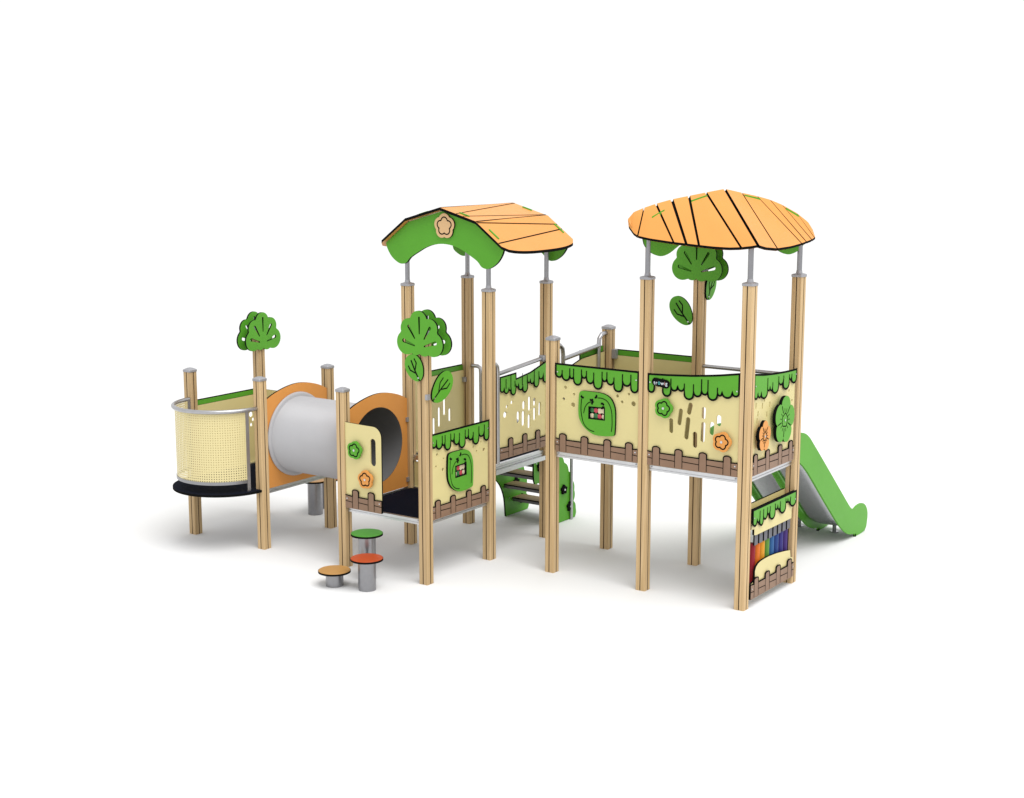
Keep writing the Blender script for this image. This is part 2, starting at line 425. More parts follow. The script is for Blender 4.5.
DOTS = [(.10,.62,.016),(.195,.565,.012),(.08,.51,.013),(.185,.463,.021),(.665,.595,.014),(.715,.545,.013),(.785,.625,.012),(.835,.54,.022)]

def wall_panel(F, W, H, top=None, holes=(), t=.013, label=None, band=.05):
    topf = top or (lambda u: H)
    pts = [(0, 0), (W, 0)]+[(W*i/10, topf(W*i/10)-band) for i in range(10, -1, -1)]
    mb = MB(); mb.plate(pts, holes, F, -t, 0, TAN, BLACK, hole_edge=TAN)
    return mb.build('wall_panel', root, F(W/2, 0, -t/2), label)

# A - long side panel with the leaf hatch
F = FB(X[4]+.066, Y[1]-.034, 1.2); W = X[5]-X[4]-.118
wp = wall_panel(F, W, .838, None, [circle(u, v, r*1.1, 10) for u, v, r in DOTS], label='sand panel with a leaf-shaped hatch')
fringe(wp, F, W, lambda u: .838, D_A, 0, .838); pickets(wp, F, W, 0, (.09, .36, .64, .90)); plaque(wp, F, .252, .207, 0)
# B - corner panel with slots and knobs
F = FB(X[5]+.052, Y[1]-.034, 1.2); W = X[6]-X[5]-.104
bu = lambda x: x-X[5]-.052
slots = [(2.036,1.63,2.038,1.535,.036),(2.133,1.728,2.119,1.615,.036),(2.229,1.79,2.214,1.722,.038),(2.208,1.657,2.192,1.495,.038),(2.279,1.533,2.281,1.43,.038),(2.362,1.767,2.359,1.697,.034),(2.360,1.63,2.354,1.488,.036),(2.446,1.64,2.443,1.563,.036),(2.511,1.708,2.511,1.652,.038)]
topB = [(0, .832), (.2, .84), (.46, .857), (.68, .88), (.91, .915)]
wp = wall_panel(F, W, .832, lambda u: lerp_list(topB, u), [slot_hole(bu(a), b-1.2, bu(c), d-1.2, w*1.18) for a, b, c, d, w in slots], label='sand panel with slits and two star knobs')
fringe(wp, F, W, lambda u: lerp_list(topB, u), D_B, 0, .835); pickets(wp, F, W, 0, (.10, .355, .625, .89))
star(wp, F, bu(1.978), .54, .092, 0, GREEN); star(wp, F, bu(2.563), .302, .092, 0, ORANGE)
nb = MB(); q = .017
nb.plate(smooth([(bu(a), b-1.2) for a, b in ((1.852,1.985),(1.875,2.005),(1.93,2.0),(1.995,1.995),(2.024,1.975),(2.022,1.94),(2.0,1.92),(1.97,1.922),(1.90,1.935),(1.865,1.94),(1.85,1.96))], True, 4), [], F, q, q+.01, BLACK, BLACK)
def text_into(mb, F, s, u, v, size, n, mats):
    x = u
    for ch, m in zip(s, mats):
        cu = bpy.data.curves.new('letter', 'FONT'); cu.body = ch; cu.size = size; cu.resolution_u = 3; cu.offset = .0004
        ob = bpy.data.objects.new('letter', cu); COL.objects.link(ob)
        dg = bpy.context.evaluated_depsgraph_get(); me = bpy.data.meshes.new_from_object(ob.evaluated_get(dg))
        vs = [p.co.copy() for p in me.vertices]
        mb.add([F(x+p.x, v+p.y, n) for p in vs], [tuple(f.vertices) for f in me.polygons], m)
        x += max(p.x for p in vs)+.0035
        bpy.data.objects.remove(ob); bpy.data.curves.remove(cu); bpy.data.meshes.remove(me)
text_into(nb, F, 'tröwig', bu(1.868), .748, .047, q+.0115, [PALE, PALE, TEAL, PALE, ROSE, PALE])
nb.build('nameplate', wp, F(bu(1.94), .76, q))
# C - end panel with two flowers
F = FA(X[6]+.034, Y[1]+.045, 1.2); W = Y[2]-Y[1]-.135
cu_ = lambda y: y-Y[1]-.052
topC = [(0, .905), (.2, .878), (.4, .862), (.65, .848), (.9, .842)]
hC = [slot_hole(cu_(a), b-1.2, cu_(a)+.004, b-1.16, .018, 3) for a, b in ((1.122,1.80),(1.166,1.72),(1.25,1.78),(1.346,1.69),(1.15,1.66),(1.29,1.84),(1.40,1.77))]+[circle(cu_(1.80), .66, .014, 8), circle(cu_(1.87), .56, .014, 8)]
wp = wall_panel(F, W, .84, lambda u: lerp_list(topC, u), hC, label='sand end panel with an orange and a green flower knob')
fringe(wp, F, W, lambda u: lerp_list(topC, u), D_C, 0, .875); pickets(wp, F, W, 0, (.08, .36, .66, .92), h=.19, rail=.13)
flower(wp, F, cu_(1.195), .345, .118, .14, 0, ORANGE, 5, 85); flower(wp, F, cu_(1.60), .425, .205, .22, 0, GREEN, 5, 82)
# low tower side panel
F = FA(X[3]+.034, Y[0]+.037, .605); W = Y[1]-Y[0]-.104
wp = wall_panel(F, W, .812, None, [circle(u, v-.01, r*.9, 10) for u, v, r in DOTS], label='low sand panel with a leaf-shaped hatch')
fringe(wp, F, W, lambda u: .812, D_A, 0, .812); pickets(wp, F, W, 0, (.10, .36, .64, .90)); plaque(wp, F, .225, .195, 0)
# small entry panel with a hand slot
F = FB(X[2]+.052, Y[0]-.034, .605); W = .448
mb = MB(); out = [(0, 0), (W, 0), (W, .73)]+arc(W-.10, .73, .10, 0, 90, 8)+[(W-.25, .832), (0, .838)]
mb.plate(out, [slot_hole(.345, .48, .345, .68, .068)], F, -.015, 0, TAN, BLACK, hole_edge=TAN)
wp = mb.build('entry_panel', root, F(.2, 0, 0), 'low sand panel with a hand slot and two star knobs')
pickets(wp, F, W, 0, (.28, .72), h=.19, rail=.125)
star(wp, F, .145, .585, .09, 0, GREEN, rot=80); star(wp, F, .275, .315, .092, 0, ORANGE, rot=95)
# middle tower side panel with a stepped top
F = FA(X[3]+.034, Y[1]+.125, .985); W = .83
cu2 = lambda y: y-Y[1]-.125
topM = [(0, .825), (.265, .832), (.27, .775), (.53, .81), (.83, .89)]
circ = [(1.232,.438,.033),(1.262,.513,.018),(1.347,.545,.021)]
sl = [(1.457,1.40,1.457,1.325,.034),(1.556,1.49,1.556,1.45,.034),(1.547,1.39,1.547,1.285,.036),(1.655,1.525,1.656,1.42,.032),(1.65,1.34,1.65,1.24,.032),(1.747,1.50,1.747,1.455,.03),(1.747,1.398,1.748,1.305,.03),(1.845,1.44,1.84,1.34,.03)]
wp = wall_panel(F, W, .82, lambda u: lerp_list(topM, u), [circle(cu2(a), b, r, 12) for a, b, r in circ]+[slot_hole(cu2(a), b-.985, cu2(c), d-.985, w*1.45) for a, b, c, d, w in sl], label='sand panel with round holes and slits')
fo = fringe_outline(W, lambda u: 0, D_A, .80)[:-11]
stp = [(W, .89), (.53, .81), (.27, .775), (.267, .835), (0, .825)]
mb = MB()
low = [(a, b+(0 if a < .3 else (a-.3)*.13)) for a, b in fo]
mb.plate(low+stp, [], F, 0, .014, GREEN, BLACK); mb.ribbon(low+stp, .016, F, .0155, BLACK, True)
for a, l in ((.115,.10),(.215,.13),(.30,.06),(.455,.12),(.56,.09),(.71,.14),(.81,.10)): mb.ribbon([(a*W, .70), (a*W, .70+l)], LN, F, .017, BLACK)
mb.build('leaf_fringe', wp, F(W/2, .72, 0)); pickets(wp, F, W, 0, (.22, .52, .80), h=.195, rail=.115)
# inner and rear panels, seen from their plain backs
def back_panel(F, W, H, drips, holes=(), feature=True):
    p = wall_panel(F, W, H, None, holes); fringe(p, F, W, lambda u: H, drips, 0, H)
    if feature: pickets(p, F, W, 0, (.1, .36, .64, .9))
    return p
FAb = lambda x, y, z: frame((x, y, z), (0,-1,0), (0,0,1), (-1,0,0))
FBb = lambda x, y, z: frame((x, y, z), (-1,0,0), (0,0,1), (0,1,0))
Wn = .896
bslots = [slot_hole(.25+.09*i, a, .25+.09*i, b, .042) for i, (a, b) in enumerate(((.28,.38),(.36,.50),(.25,.42),(.18,.32),(.24,.50),(.45,.55)))]
back_panel(FAb(X[0]-.03, Y[1]-.052, .605), Wn, .80, D_A, [circle(.075, .535, .03, 10), circle(.045, .475, .02, 10), circle(.075, .42, .02, 10)])
back_panel(FAb(X[2]-.03, Y[2]-.052, .905), Wn, .83, D_B, bslots)
back_panel(FBb(X[5]-.052, Y[2]+.03, 1.2), Wn, .84, D_A, [circle(u, v, r*.9, 10) for u, v, r in DOTS])
F = FBb(X[1]-.052, Y[1]+.03, .605); mb = MB(); mb.plate([(.43, 0), (.944, 0), (.944, .80)]+[(.60, .80)]+arc(.51, .71, .08, 90, 180, 8), [], F, -.013, 0, TAN, BLACK); mb.build('entry_panel', root, F(.7, 0, 0))
# narrow panel beside the opening of the high deck
F = FAb(X[4]-.03, Y[2]-.052, 1.2)
mb = MB(); mb.plate([(0, 0), (.75, 0), (.75, .685), (.62, .755), (.42, .805), (0, .83)], [], F, -.02, 0, TAN, BLACK)
nwp = mb.build('wall_panel', root, F(.2, 0, 0))
mb = MB(); mb.plate([(0, .68), (.1, .66), (.2, .69), (.3, .67), (.42, .70), (.42, .885), (0, .885)], [], F, 0, .014, GREEN, BLACK); mb.build('leaf_fringe', nwp, F(.2, .75, 0))

# ------------------------------------------------------------------ decks and edge beams
def deck(x0, y0, x1, y1, z):
    mb = MB(); mb.box((x0, y0, z-.02), (x1, y1, z), RUBBER); mb.box((x0+.03, y0+.03, z-.05), (x1-.03, y1-.03, z-.0202), ALU)
    return mb.build('deck', root, ((x0+x1)/2, (y0+y1)/2, z))
def beam(F, L, z):
    """extruded edge profile: two flanges with a shadow gap"""
    mb = MB()
    sec = [(0, 0), (.034, 0), (.034, .018), (.028, .020), (.028, .026), (.034, .028), (.034, .05), (0, .05)]
    n = len(sec)
    v = [F(u, z-.053+b, a-.034) for u in (0, L) for a, b in sec]
    mb.add(v, [(i, i+n, (i+1) % n+n, (i+1) % n) for i in range(n)]+[tuple(range(n)), tuple(range(2*n-1, n-1, -1))], ALU)
    for u in (.03, L-.03): mb.plate(circle(u, z-.014, .008, 8), [], F, -.001, .004, CAST, CAST)
    return mb.build('deck_beam', root, F(L/2, z-.03, 0))
decks = [(X[2], Y[0], X[3], Y[1], LOW), (X[2], Y[1], X[3], Y[2], MID), (X[4], Y[1], X[5], Y[2], HIGH), (X[5], Y[1], X[6], Y[2], HIGH), (X[0], Y[0], X[1], Y[1], LOW)]
for x0, y0, x1, y1, z in decks:
    deck(x0+.04, y0+.04, x1-.04, y1-.04, z)
    z2 = z+.012
    beam(FB(x0+.051, y0-.012, 0), x1-x0-.102, z2); beam(FBb(x1-.051, y1+.012, 0), x1-x0-.102, z2)
    beam(FA(x1+.012, y0+.051, 0), y1-y0-.102, z2); beam(FAb(x0-.012, y1-.051, 0), y1-y0-.102, z2)
mb = MB(); mb.box((.012, Y[1]+.06, MID-.088), (.044, Y[1]+.93, MID-.043), ALU); mb.build('deck_beam', root, (.03, 1.5, .85))
mb = MB(); mb.plate([(.06, LOW+.002), (.94, LOW+.002), (.94, MID-.06), (.06, MID-.06)], [slot_hole(.15, .72, .15, .80, .03)], FB(X[2], Y[1]-.0, 0), -.015, 0, TAN, BLACK); mb.build('deck_riser', root, (-.5, Y[1], .75))

# ------------------------------------------------------------------ crawl tunnel and its end walls
tc = (.485, 1.115)
def end_wall(x, s):
    top = smooth([(.052, 1.53), (.18, 1.580), (.35, 1.622), (.51, 1.638), (.67, 1.622), (.83, 1.580), (.952, 1.525)], False, 4)
    out = [(.052, .615), (.952, .615)]+top[::-1]
    hole = circle(*tc, .385, 48)
    F = FA(x, 0, 0)
    mb = MB(); mb.plate(out, [hole], F, -.01, .01, ORANGE, BLACK)
    for v in (.69, 1.31):
        mb.box((x-.015, .925, v-.022), (x+.03, .96, v+.022), CAST)
    return mb.build('tunnel_wall', root, (x, .5, .6))
end_wall(X[1]+.02, 1); end_wall(X[2]+.005, 1)
mb = MB(); n = 64
def ring(x, r): return [(x, tc[0]+r*math.cos(2*PI*k/n), tc[1]+r*math.sin(2*PI*k/n)) for k in range(n)]
xs = [(X[1]+.01, .383), (X[1]+.052, .383), (X[2]+.009, .383)]
inner = [(X[1]+.009, .383), (X[2]+.012, .383)]
out = [(X[2]+.012, .3832), (X[2]+.012, .386), (X[2]+.004, .392), (X[1]+.052, .392), (X[1]+.052, .398)]
v = [p for x, r in out for p in ring(x, r)]
mb.add(v, [(i*n+k, (i+1)*n+k, (i+1)*n+(k+1) % n, i*n+(k+1) % n) for i in range(len(out)-1) for k in range(n)], TUBE, True)
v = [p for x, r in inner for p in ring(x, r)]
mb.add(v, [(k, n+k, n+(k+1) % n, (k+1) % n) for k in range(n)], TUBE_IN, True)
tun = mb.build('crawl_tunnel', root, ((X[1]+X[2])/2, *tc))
mb = MB()
prof = [(X[1]+.031, .392), (X[1]+.031, .430), (X[1]+.040, .436), (X[1]+.052, .430), (X[1]+.058, .412), (X[1]+.060, .392)]
v = [p for x, r in prof for p in ring(x, r)]
mb.add(v, [(i*n+k, i*n+(k+1) % n, (i+1)*n+(k+1) % n, (i+1)*n+k) for i in range(len(prof)-1) for k in range(n)], TUBE, True)
mb.build('tunnel_flange', tun, (X[1]+.04, *tc))

# ------------------------------------------------------------------ half-round balcony
bc = (-2.588, -.06)
hub = bpy.data.objects.new('balcony', None); COL.objects.link(hub); hub.parent = root; hub.location = (bc[0], bc[1], LOW)
pts = [(-3.1+.0, 0, 1.452)]+[(bc[0]+.482*math.cos(math.radians(a)), bc[1]+.482*math.sin(math.radians(a)), 1.452) for a in range(180, 361, 6)]+[(-2.1, 0, 1.452)]
mb = MB(); mb.tube(pts, .021, RAIL, 12); mb.build('rail', hub, (bc[0], bc[1], 1.45))
mb = MB(); f = [(a[0], a[1]) for a in arc(bc[0], bc[1]+.01, .525, 180, 360, 40)]+[(bc[0]+.525, .03), (bc[0]-.525, .03)]
mb.plate(f, [], frame((0,0,0), (1,0,0), (0,1,0), (0,0,1)), .598, .622, RUBBER, BLACK); mb.build('balcony_floor', hub, (bc[0], bc[1], .6))
mb = MB(); A0, A1 = 183, 346; N = 60
P = [(bc[0]+.468*math.cos(math.radians(A0+(A1-A0)*i/N)), bc[1]+.468*math.sin(math.radians(A0+(A1-A0)*i/N))) for i in range(N+1)]
mb.add([(x, y, .735) for x, y in P]+[(x, y, 1.435) for x, y in P], [(i, i+1, i+N+2, i+N+1) for i in range(N)], PERF, True)
mb.build('perforated_screen', hub, (bc[0], bc[1], 0))
mb = MB()
for a in (A0-1.6, A1+1.6):
    a = math.radians(a); c = Vector((bc[0]+.468*math.cos(a), bc[1]+.468*math.sin(a), 0)); tn = Vector((-math.sin(a), math.cos(a), 0)); nr = Vector((math.cos(a), math.sin(a), 0))
    Fp = frame(c, tn, (0,0,1), nr)
    mb.plate([(-.018, .60), (.018, .60), (.018, 1.44), (-.018, 1.44)], [], Fp, -.006, .006, RAIL, RAIL)
arcp = lambda r: [(bc[0]+r*math.cos(math.radians(A0+(A1-A0)*i/40)), bc[1]+r*math.sin(math.radians(A0+(A1-A0)*i/40))) for i in range(41)]
Fz = frame((0,0,0), (1,0,0), (0,1,0), (0,0,1))
mb.plate(arcp(.475)+arcp(.461)[::-1], [], Fz,   .71, .742, RAIL, STEEL); mb.build('screen_frame', hub, (bc[0], bc[1], .65))

# ------------------------------------------------------------------ roofs
def roof_gambrel():
    cx, y0, y1 = -.495, .884, 2.125; cy = (y0+y1)/2; hy = (y1-y0)/2
    def prof(d):
        d = abs(d); return lerp_list([(0, 3.456), (.43, 3.337), (.735, 3.110), (.90, 2.988)], d)
    def grid(dz):
        rows = []
        for j in range(21):
            t = -1+2*j/20; y = cy+hy*t
            e = .735+.085*math.sqrt(max(0, 1-abs(t)**2.6))
            rows.append([(cx+d, y, prof(d)+dz) for d in (-e, -.58, -.43, -.215, 0, .215, .43, .58, e)])
        return rows
    top = grid(0); bot = grid(-.028); nc = 9; nr = 21
    mb = MB()
    fl = lambda g: [p for r in g for p in r]
    q = [(j*nc+i, j*nc+i+1, (j+1)*nc+i+1, (j+1)*nc+i) for j in range(nr-1) for i in range(nc-1)]
    mb.add(fl(top), q, ORANGE); mb.add(fl(bot), [tuple(reversed(f)) for f in q], ORANGE)
    loop = [(0, i) for i in range(nc)]+[(j, nc-1) for j in range(1, nr)]+[(nr-1, i) for i in range(nc-2, -1, -1)]+[(j, 0) for j in range(nr-2, 0, -1)]
    L = len(loop)
    mb.add([top[j][i] for j, i in loop]+[bot[j][i] for j, i in loop], [(k, k+L, (k+1) % L+L, (k+1) % L) for k in range(L)], BLACK)
    def seam(d0, d1, w=.0115):
        v = []
        for k in range(25):
            t = k/24; y = y0+.004+(y1-y0-.008)*t; d = d0+(d1-d0)*t
            for s in (-1, 1):
                dd = d+s*w/2; v.append((cx+dd, y, prof(dd)+.0025))
        mb.add(v, [(2*k, 2*k+1, 2*k+3, 2*k+2) for k in range(24)], BLACK)
    for s in (1, -1):
        for d0, d1 in ((.20, .02), (.28, .405), (.435, .412), (.45, .545), (.70, .605)): seam(s*d0, s*d1)
    seam(.004, -.004, .01)
    r = mb.build('roof', root, (cx, cy, 3.3), 'orange ridged plank roof with green arched fascias')
    for y, n in ((.952, 0), (2.075, 0)):
        low = [(-.72,3.075),(-.70,3.02),(-.65,2.95),(-.58,2.90),(-.52,2.883),(-.46,2.90),(-.41,2.952),(-.31,3.01),(-.22,3.056),(-.12,3.088),(0,3.101)]
        low = low+[(-a, b) for a, b in low[-2::-1]]
        if y > 2: low = [({-.72:-.73,-.70:-.74,-.65:-.73,-.58:-.66,-.52:-.60,-.46:-.54,-.41:-.48,-.31:-.36}.get(a, a), b) for a, b in low]
        low = smooth(low, False, 3)
        up = [(d, prof(d)-.036) for d in (.72, .43, .2, 0, -.2, -.43, -.72)]
        fb = MB(); Ff = FB(cx, y, 0); fb.plate(low+up, [], Ff, -.015, .015, GREEN, BLACK)
        for d in (-.60, -.25, .25 if y < 2 else .21, .60):
            a, b = d-.055, d+.055
            fb.plate([(a, prof(a)-.03), (b, prof(b)-.03), (b, prof(b)+.012), (a, prof(a)+.012)], [], Ff, -.009, .009, GREEN, GREEN)
        fb.build('fascia', r, (cx, y, 3.2))
    star(r, FB(cx, .937, 0), .03, 3.275, .125, 0, PEACH, 'star_plaque', .0, .02, 90, False)
roof_gambrel()

def roof_dome():
    ctr = Vector((2.256, 1.505, 0)); dv = Vector((.709, .705, 0)).normalized(); nv = Vector((-dv.y, dv.x, 0))
    T = [(628,-.897,3.413),(634,-.844,3.474),(644,-.753,3.510),(656,-.644,3.545),(672,-.499,3.583),(689,-.343,3.612),(706,-.187,3.641),(725,-.013,3.672),(742,.146,3.636),(757,.288,3.606),(770,.41,3.573),(782,.525,3.527),(797,.668,3.451),(808,.776,3.37),(814,.836,3.285),(815,.847,3.24)]
    B = [(629,1.602,.922,3.348),(634,1.655,.920,3.288),(638,1.697,.919,3.266),(650,1.822,.912,3.248),(674,2.066,.895,3.228),(687,2.196,.885,3.221),(700,2.325,.875,3.214),(715,2.471,.866,3.207),(730,2.615,.862,3.205),(742,2.729,.866,3.212),(752,2.823,.878,3.225),(758,2.874,.893,3.236),(765,2.884,1.028,3.208),(775,2.890,1.239,3.187),(788,2.886,1.52,3.188),(799,2.872,1.765,3.199),(804,2.862,1.878,3.207),(810,2.850,2.017,3.217),(814,2.844,2.11,3.233)]
    # the plank ends stand out a little further than the hip line
    sh = {629:.06,634:.10,638:.13,650:.14,674:.12,687:.10,700:.08,715:.05,730:.03,788:.03,799:.06,804:.09,810:.11,814:.10}
    B0 = list(B)
    B = [(x, bx+.49*sh.get(x, 0), by-.87*sh.get(x, 0), bz+.066*sh.get(x, 0)) for x, bx, by, bz in B]
    def ip(tab, x):
        for a, b in zip(tab, tab[1:]):
            if x <= b[0]:
                k = (x-a[0])/(b[0]-a[0]); return [p+(q-p)*k for p, q in zip(a[1:], b[1:])]
        return list(tab[-1][1:])
    def tp(x): t, z = ip(T, x); return ctr+dv*t+Vector((0,0,z))
    def bt(x, tab=None): return Vector(ip(tab or B, x))
    mir = lambda p: p-nv*(2*(p-ctr).dot(nv))
    seams = [(628,629),(644,638),(656,674),(672,687),(689,700),(706,742),(725,758),(742,775),(757,799),(770,804),(782,810),(797,813.2),(815,814)]
    wid = {1:1.3, 2:2.1, 3:2.9, 4:2.5, 5:2.2, 6:2.9, 7:1.1, 8:.9, 9:.9, 10:.7, 11:.5}
    mb = MB(); NU, NV = 8, 6; dn = Vector((0,0,-.02))
    for half in (0, 1):
        M = (lambda p: p) if not half else mir
        TB = B0 if half else B
        for s in range(len(seams)-1):
            (ta, ba), (tb, bb) = seams[s], seams[s+1]
            g0 = .5*wid.get(s, 0); g1 = .5*wid.get(s+1, 0)
            rows = []
            for i in range(NU+1):
                k = i/NU
                a = tp(ta+g0+(tb-g1-ta-g0)*k); b = bt(ba+g0+(bb-g1-ba-g0)*k, TB)
                rows.append([M(a.lerp(b, j/NV)) for j in range(NV+1)])
            nv_ = NV+1
            v = [p for r in rows for p in r]
            q = [(i*nv_+j, i*nv_+j+1, (i+1)*nv_+j+1, (i+1)*nv_+j) for i in range(NU) for j in range(NV)]
            if half: q = [tuple(reversed(f)) for f in q]
            mb.add(v, q, ORANGE)
            loop = [(i, NV) for i in range(NU+1)]
            sides = [[(0, j) for j in range(NV+1)], loop, [(NU, j) for j in range(NV, -1, -1)]]
            for si, sd in enumerate(sides):
                L = len(sd); e = [rows[i][j] for i, j in sd]
                fs = [(k, k+L, k+1+L, k+1) for k in range(L-1)]
                if half: fs = [tuple(reversed(f)) for f in fs]
                mb.add(e+[p+dn for p in e], fs, ORANGE if (s == 0 and si == 0) or (s == len(seams)-2 and si == 2) else BLACK)
        # continuous dark backing sheet under the planks, orange below
        for m, dz in ((BLACK, .017), (ORANGE, .025)):
            rows = []
            for s_ in range(len(seams)-1):
                (ta, ba), (tb, bb) = seams[s_], seams[s_+1]
                for i in range(NU if s_ < len(seams)-2 else NU+1):
                    k = i/NU; a = tp(ta+(tb-ta)*k); b = bt(ba+(bb-ba)*k, TB)
                    ro = []
                    for j in range(NV+1):
                        p = a.lerp(b, j/NV); h = Vector((ctr.x-p.x, ctr.y-p.y, 0))
                        h = h.normalized()*min(1, h.length*3) if h.length > 1e-5 else h
                        ro.append(M(p)+(M(p+h)-M(p))*dz*.8+Vector((0,0,-dz)))
                    rows.append(ro)
            v = [p for r in rows for p in r]
            q = [(i*(NV+1)+j, i*(NV+1)+j+1, (i+1)*(NV+1)+j+1, (i+1)*(NV+1)+j) for i in range(len(rows)-1) for j in range(NV)]
            if half: q = [tuple(reversed(f)) for f in q]
            if m is ORANGE: q = [tuple(reversed(f)) for f in q]
            mb.add(v, q, m)
    r = mb.build('roof', root, (2.256, 1.505, 3.4), 'orange mushroom-shaped plank roof with wide black joints')
    zt = lambda t: lerp_list([(a, b) for _, a, b in T], t)
    for flip in (0,):
        d = dv if not flip else -nv
        Fd = frame(ctr, d, (0,0,1), d.cross(Vector((0,0,1))))
        low = [(-.765,3.28),(-.75,3.19),(-.70,3.125),(-.64,3.09),(-.58,3.082),(-.51,3.11),(-.42,3.18),(-.3,3.26),(-.15,3.30),(0,3.315)]
        if flip: low = [(-.80,3.24),(-.74,3.16),(-.64,3.118),(-.58,3.11),(-.51,3.138),(-.42,3.20),(-.3,3.26),(-.15,3.30),(0,3.315)]
        low = smooth(low+[(-a, b) for a, b in low[-2::-1]], False, 3)
        if not flip: up = [(t, zt(t)-.075) for t in (.66, .5, .3, .1, -.1, -.3, -.5, -.66)]
        else: up = [(t, 3.63-abs(t)*.44) for t in (.8, .4, 0, -.4, -.8)]
        if flip:   # halved around the crossing joint so the two boards do not overlap
            for sgn in (1, -1):
                fb = MB(); poly = [(a, b) for a, b in low+up if a*sgn >= .02]
                poly = [(sgn*.02, 3.315)]+sorted([p for p in low if p[0]*sgn > .02], key=lambda p: p[0]*sgn)+sorted([p for p in up if p[0]*sgn > .02], key=lambda p: -p[0]*sgn)+[(sgn*.02, 3.62)]
                if sgn < 0: poly = poly[::-1]
                fb.plate(poly, [], Fd, -.015, .015, GREEN, BLACK); fb.build('fascia', r, ctr+d*.4*sgn+Vector((0,0,3.3)))
        else:
            fb = MB(); fb.plate(low+up, [], Fd, -.015, .015, GREEN, BLACK)
            fb.build('fascia', r, ctr+Vector((0,0,3.3)))
            # tenon ends standing through the planks
            for (x0, v0), (x1, v1) in (((650, .36), (661, .21)), ((690, .12), (705, .065)), ((743, .05), (757, .07)), ((783, .10), (796, .15))):
                def on(x, vv):
                    for (ta, ba), (tb_, bb) in zip(seams, seams[1:]):
                        if x <= tb_: return tp(x).lerp(bt(ba+(bb-ba)*(x-ta)/(tb_-ta)), vv)
                a0, b0 = on(x0, v0), on(x1, v1)
                for M in (lambda p: p, mir):
                    a, b = M(a0), M(b0); e = (nv if M is mir else -nv)*.006
                    tb = MB(); lo_, hi = Vector((0,0,-.03)), Vector((0,0,.010))
                    v = [a-e+lo_, a+e+lo_, b+e+lo_, b-e+lo_]
                    tb.add(v+[p+hi-lo_ for p in v], [(3,2,1,0),(4,5,6,7),(0,1,5,4),(1,2,6,5),(2,3,7,6),(3,0,4,7)], GREEN)
                    tb.build('roof_tenon', r, (a+b)/2)
roof_dome()

# ------------------------------------------------------------------ slide
sl_root = bpy.data.objects.new('slide', None); COL.objects.link(sl_root); sl_root.parent = root; sl_root.location = (2.45, 2.06, 0)
wall = [(2.07,1.15),(2.07,1.30),(2.14,1.345),(2.27,1.362),(2.39,1.357),(2.51,1.325),(2.60,1.275),(2.68,1.212),(3.0,.945),(3.4,.605),(3.66,.385),(3.74,.33),(3.81,.313),(3.88,.330),(3.99,.335),(4.085,.31),(4.155,.255),(4.189,.185),(4.18,.09),(4.125,.012),(3.875,.006),(3.86,.03),(3.80,.045),(3.70,.062),(3.58,.115),(3.45,.20),(3.316,.306),(3.0,.575),(2.707,.83),(2.55,.96),(2.40,1.058),(2.25,1.12)]
for x in (2.65, 2.24, 1.83):
    mb = MB(); mb.plate(smooth(wall, True, 2)[::-1], [], FA(x, 0, 0), -.01, .01, GREEN, GREEN)
    mb.box((x-.012, 3.86, 0), (x+.012, 3.885, .03), BLACK)
    mb.build('slide_wall', sl_root, (x, 3, .6))
mb = MB()
bed = smooth([(2.03,1.186),(2.25,1.16),(2.42,1.085),(2.72,.862),(3.33,.34),(3.47,.235),(3.62,.165),(3.80,.14),(4.04,.135)], False, 5)
v = []
for lane in (0, -.41):
  mb = MB(); v = []
  cross = [(2.262, .05), (2.29, .012), (2.34, 0), (2.45, -.004), (2.55, 0), (2.60, .012), (2.628, .05)]
  cross = [(a+lane, b) for a, b in cross]
  for y, z in bed: v += [(x, y, z+h) for x, h in cross]+[(x, y, z+h-.008) for x, h in cross]
  nn = len(cross)
  fs = []
  for i in range(len(bed)-1):
      for k in range(nn-1):
          a = i*2*nn+k; b = (i+1)*2*nn+k
          fs += [(a, a+1, b+1, b), (a+nn, b+nn, b+nn+1, a+nn+1)]
  mb.add(v, fs, STEEL_SHEET, True); mb.build('slide_chute', sl_root, (2.45+lane, 3, .6))
for x in (2.40, 2.0):
    mb = MB(); mb.tube([(x, 3.93, .006), (x, 3.93, .128)], .02, STEEL); mb.tube([(x, 3.93, .0), (x, 3.93, .008)], .05, STEEL); mb.build('slide_foot', sl_root, (x, 3.93, 0))
mb = MB()
mb.tube([(X[5]+.05, Y[2], 1.97), (X[6]-.05, Y[2], 1.97)], .019, RAIL); mb.build('grab_bar', root, (2.25, Y[2], 1.97))

# ------------------------------------------------------------------ handrails
def rail(pts, r=.021): mb = MB(); mb.tube(pts, r, RAIL); return mb.build('handrail', root, pts[0])
def loop(p0, p1, p2): return smooth([p0, p1, p2], False, 6)
rail([(X[3], Y[1]+.10, 1.832), (X[3], Y[2]-.06, 1.900)])
rail([(X[3]+.03, Y[1]+.03, 1.95), (X[3]+.03, Y[1]+.07, 1.945), (X[3]+.03, Y[1]+.098, 1.92), (X[3]+.03, Y[1]+.105, 1.87), (X[3]+.03, Y[1]+.105, .95)], .021)
rail([(X[4], Y[1]+.17, 2.045), (X[4], Y[2]-.17, 2.105)])
rail([(X[4], Y[1]+.04, 2.19), (X[4], Y[1]+.12, 2.185), (X[4], Y[1]+.165, 2.15), (X[4], Y[1]+.175, 2.09), (X[4], Y[1]+.175, 1.28)])
rail([(X[4], Y[2]-.04, 2.215), (X[4], Y[2]-.13, 2.21), (X[4], Y[2]-.175, 2.17), (X[4], Y[2]-.185, 2.10), (X[4], Y[2]-.185, 1.28)])
rail([(X[2]+.04, Y[2], 1.73), (X[2]+.13, Y[2], 1.73), (X[2]+.165, Y[2], 1.712), (X[2]+.172, Y[2], 1.66), (X[2]+.172, Y[2], 1.0)])
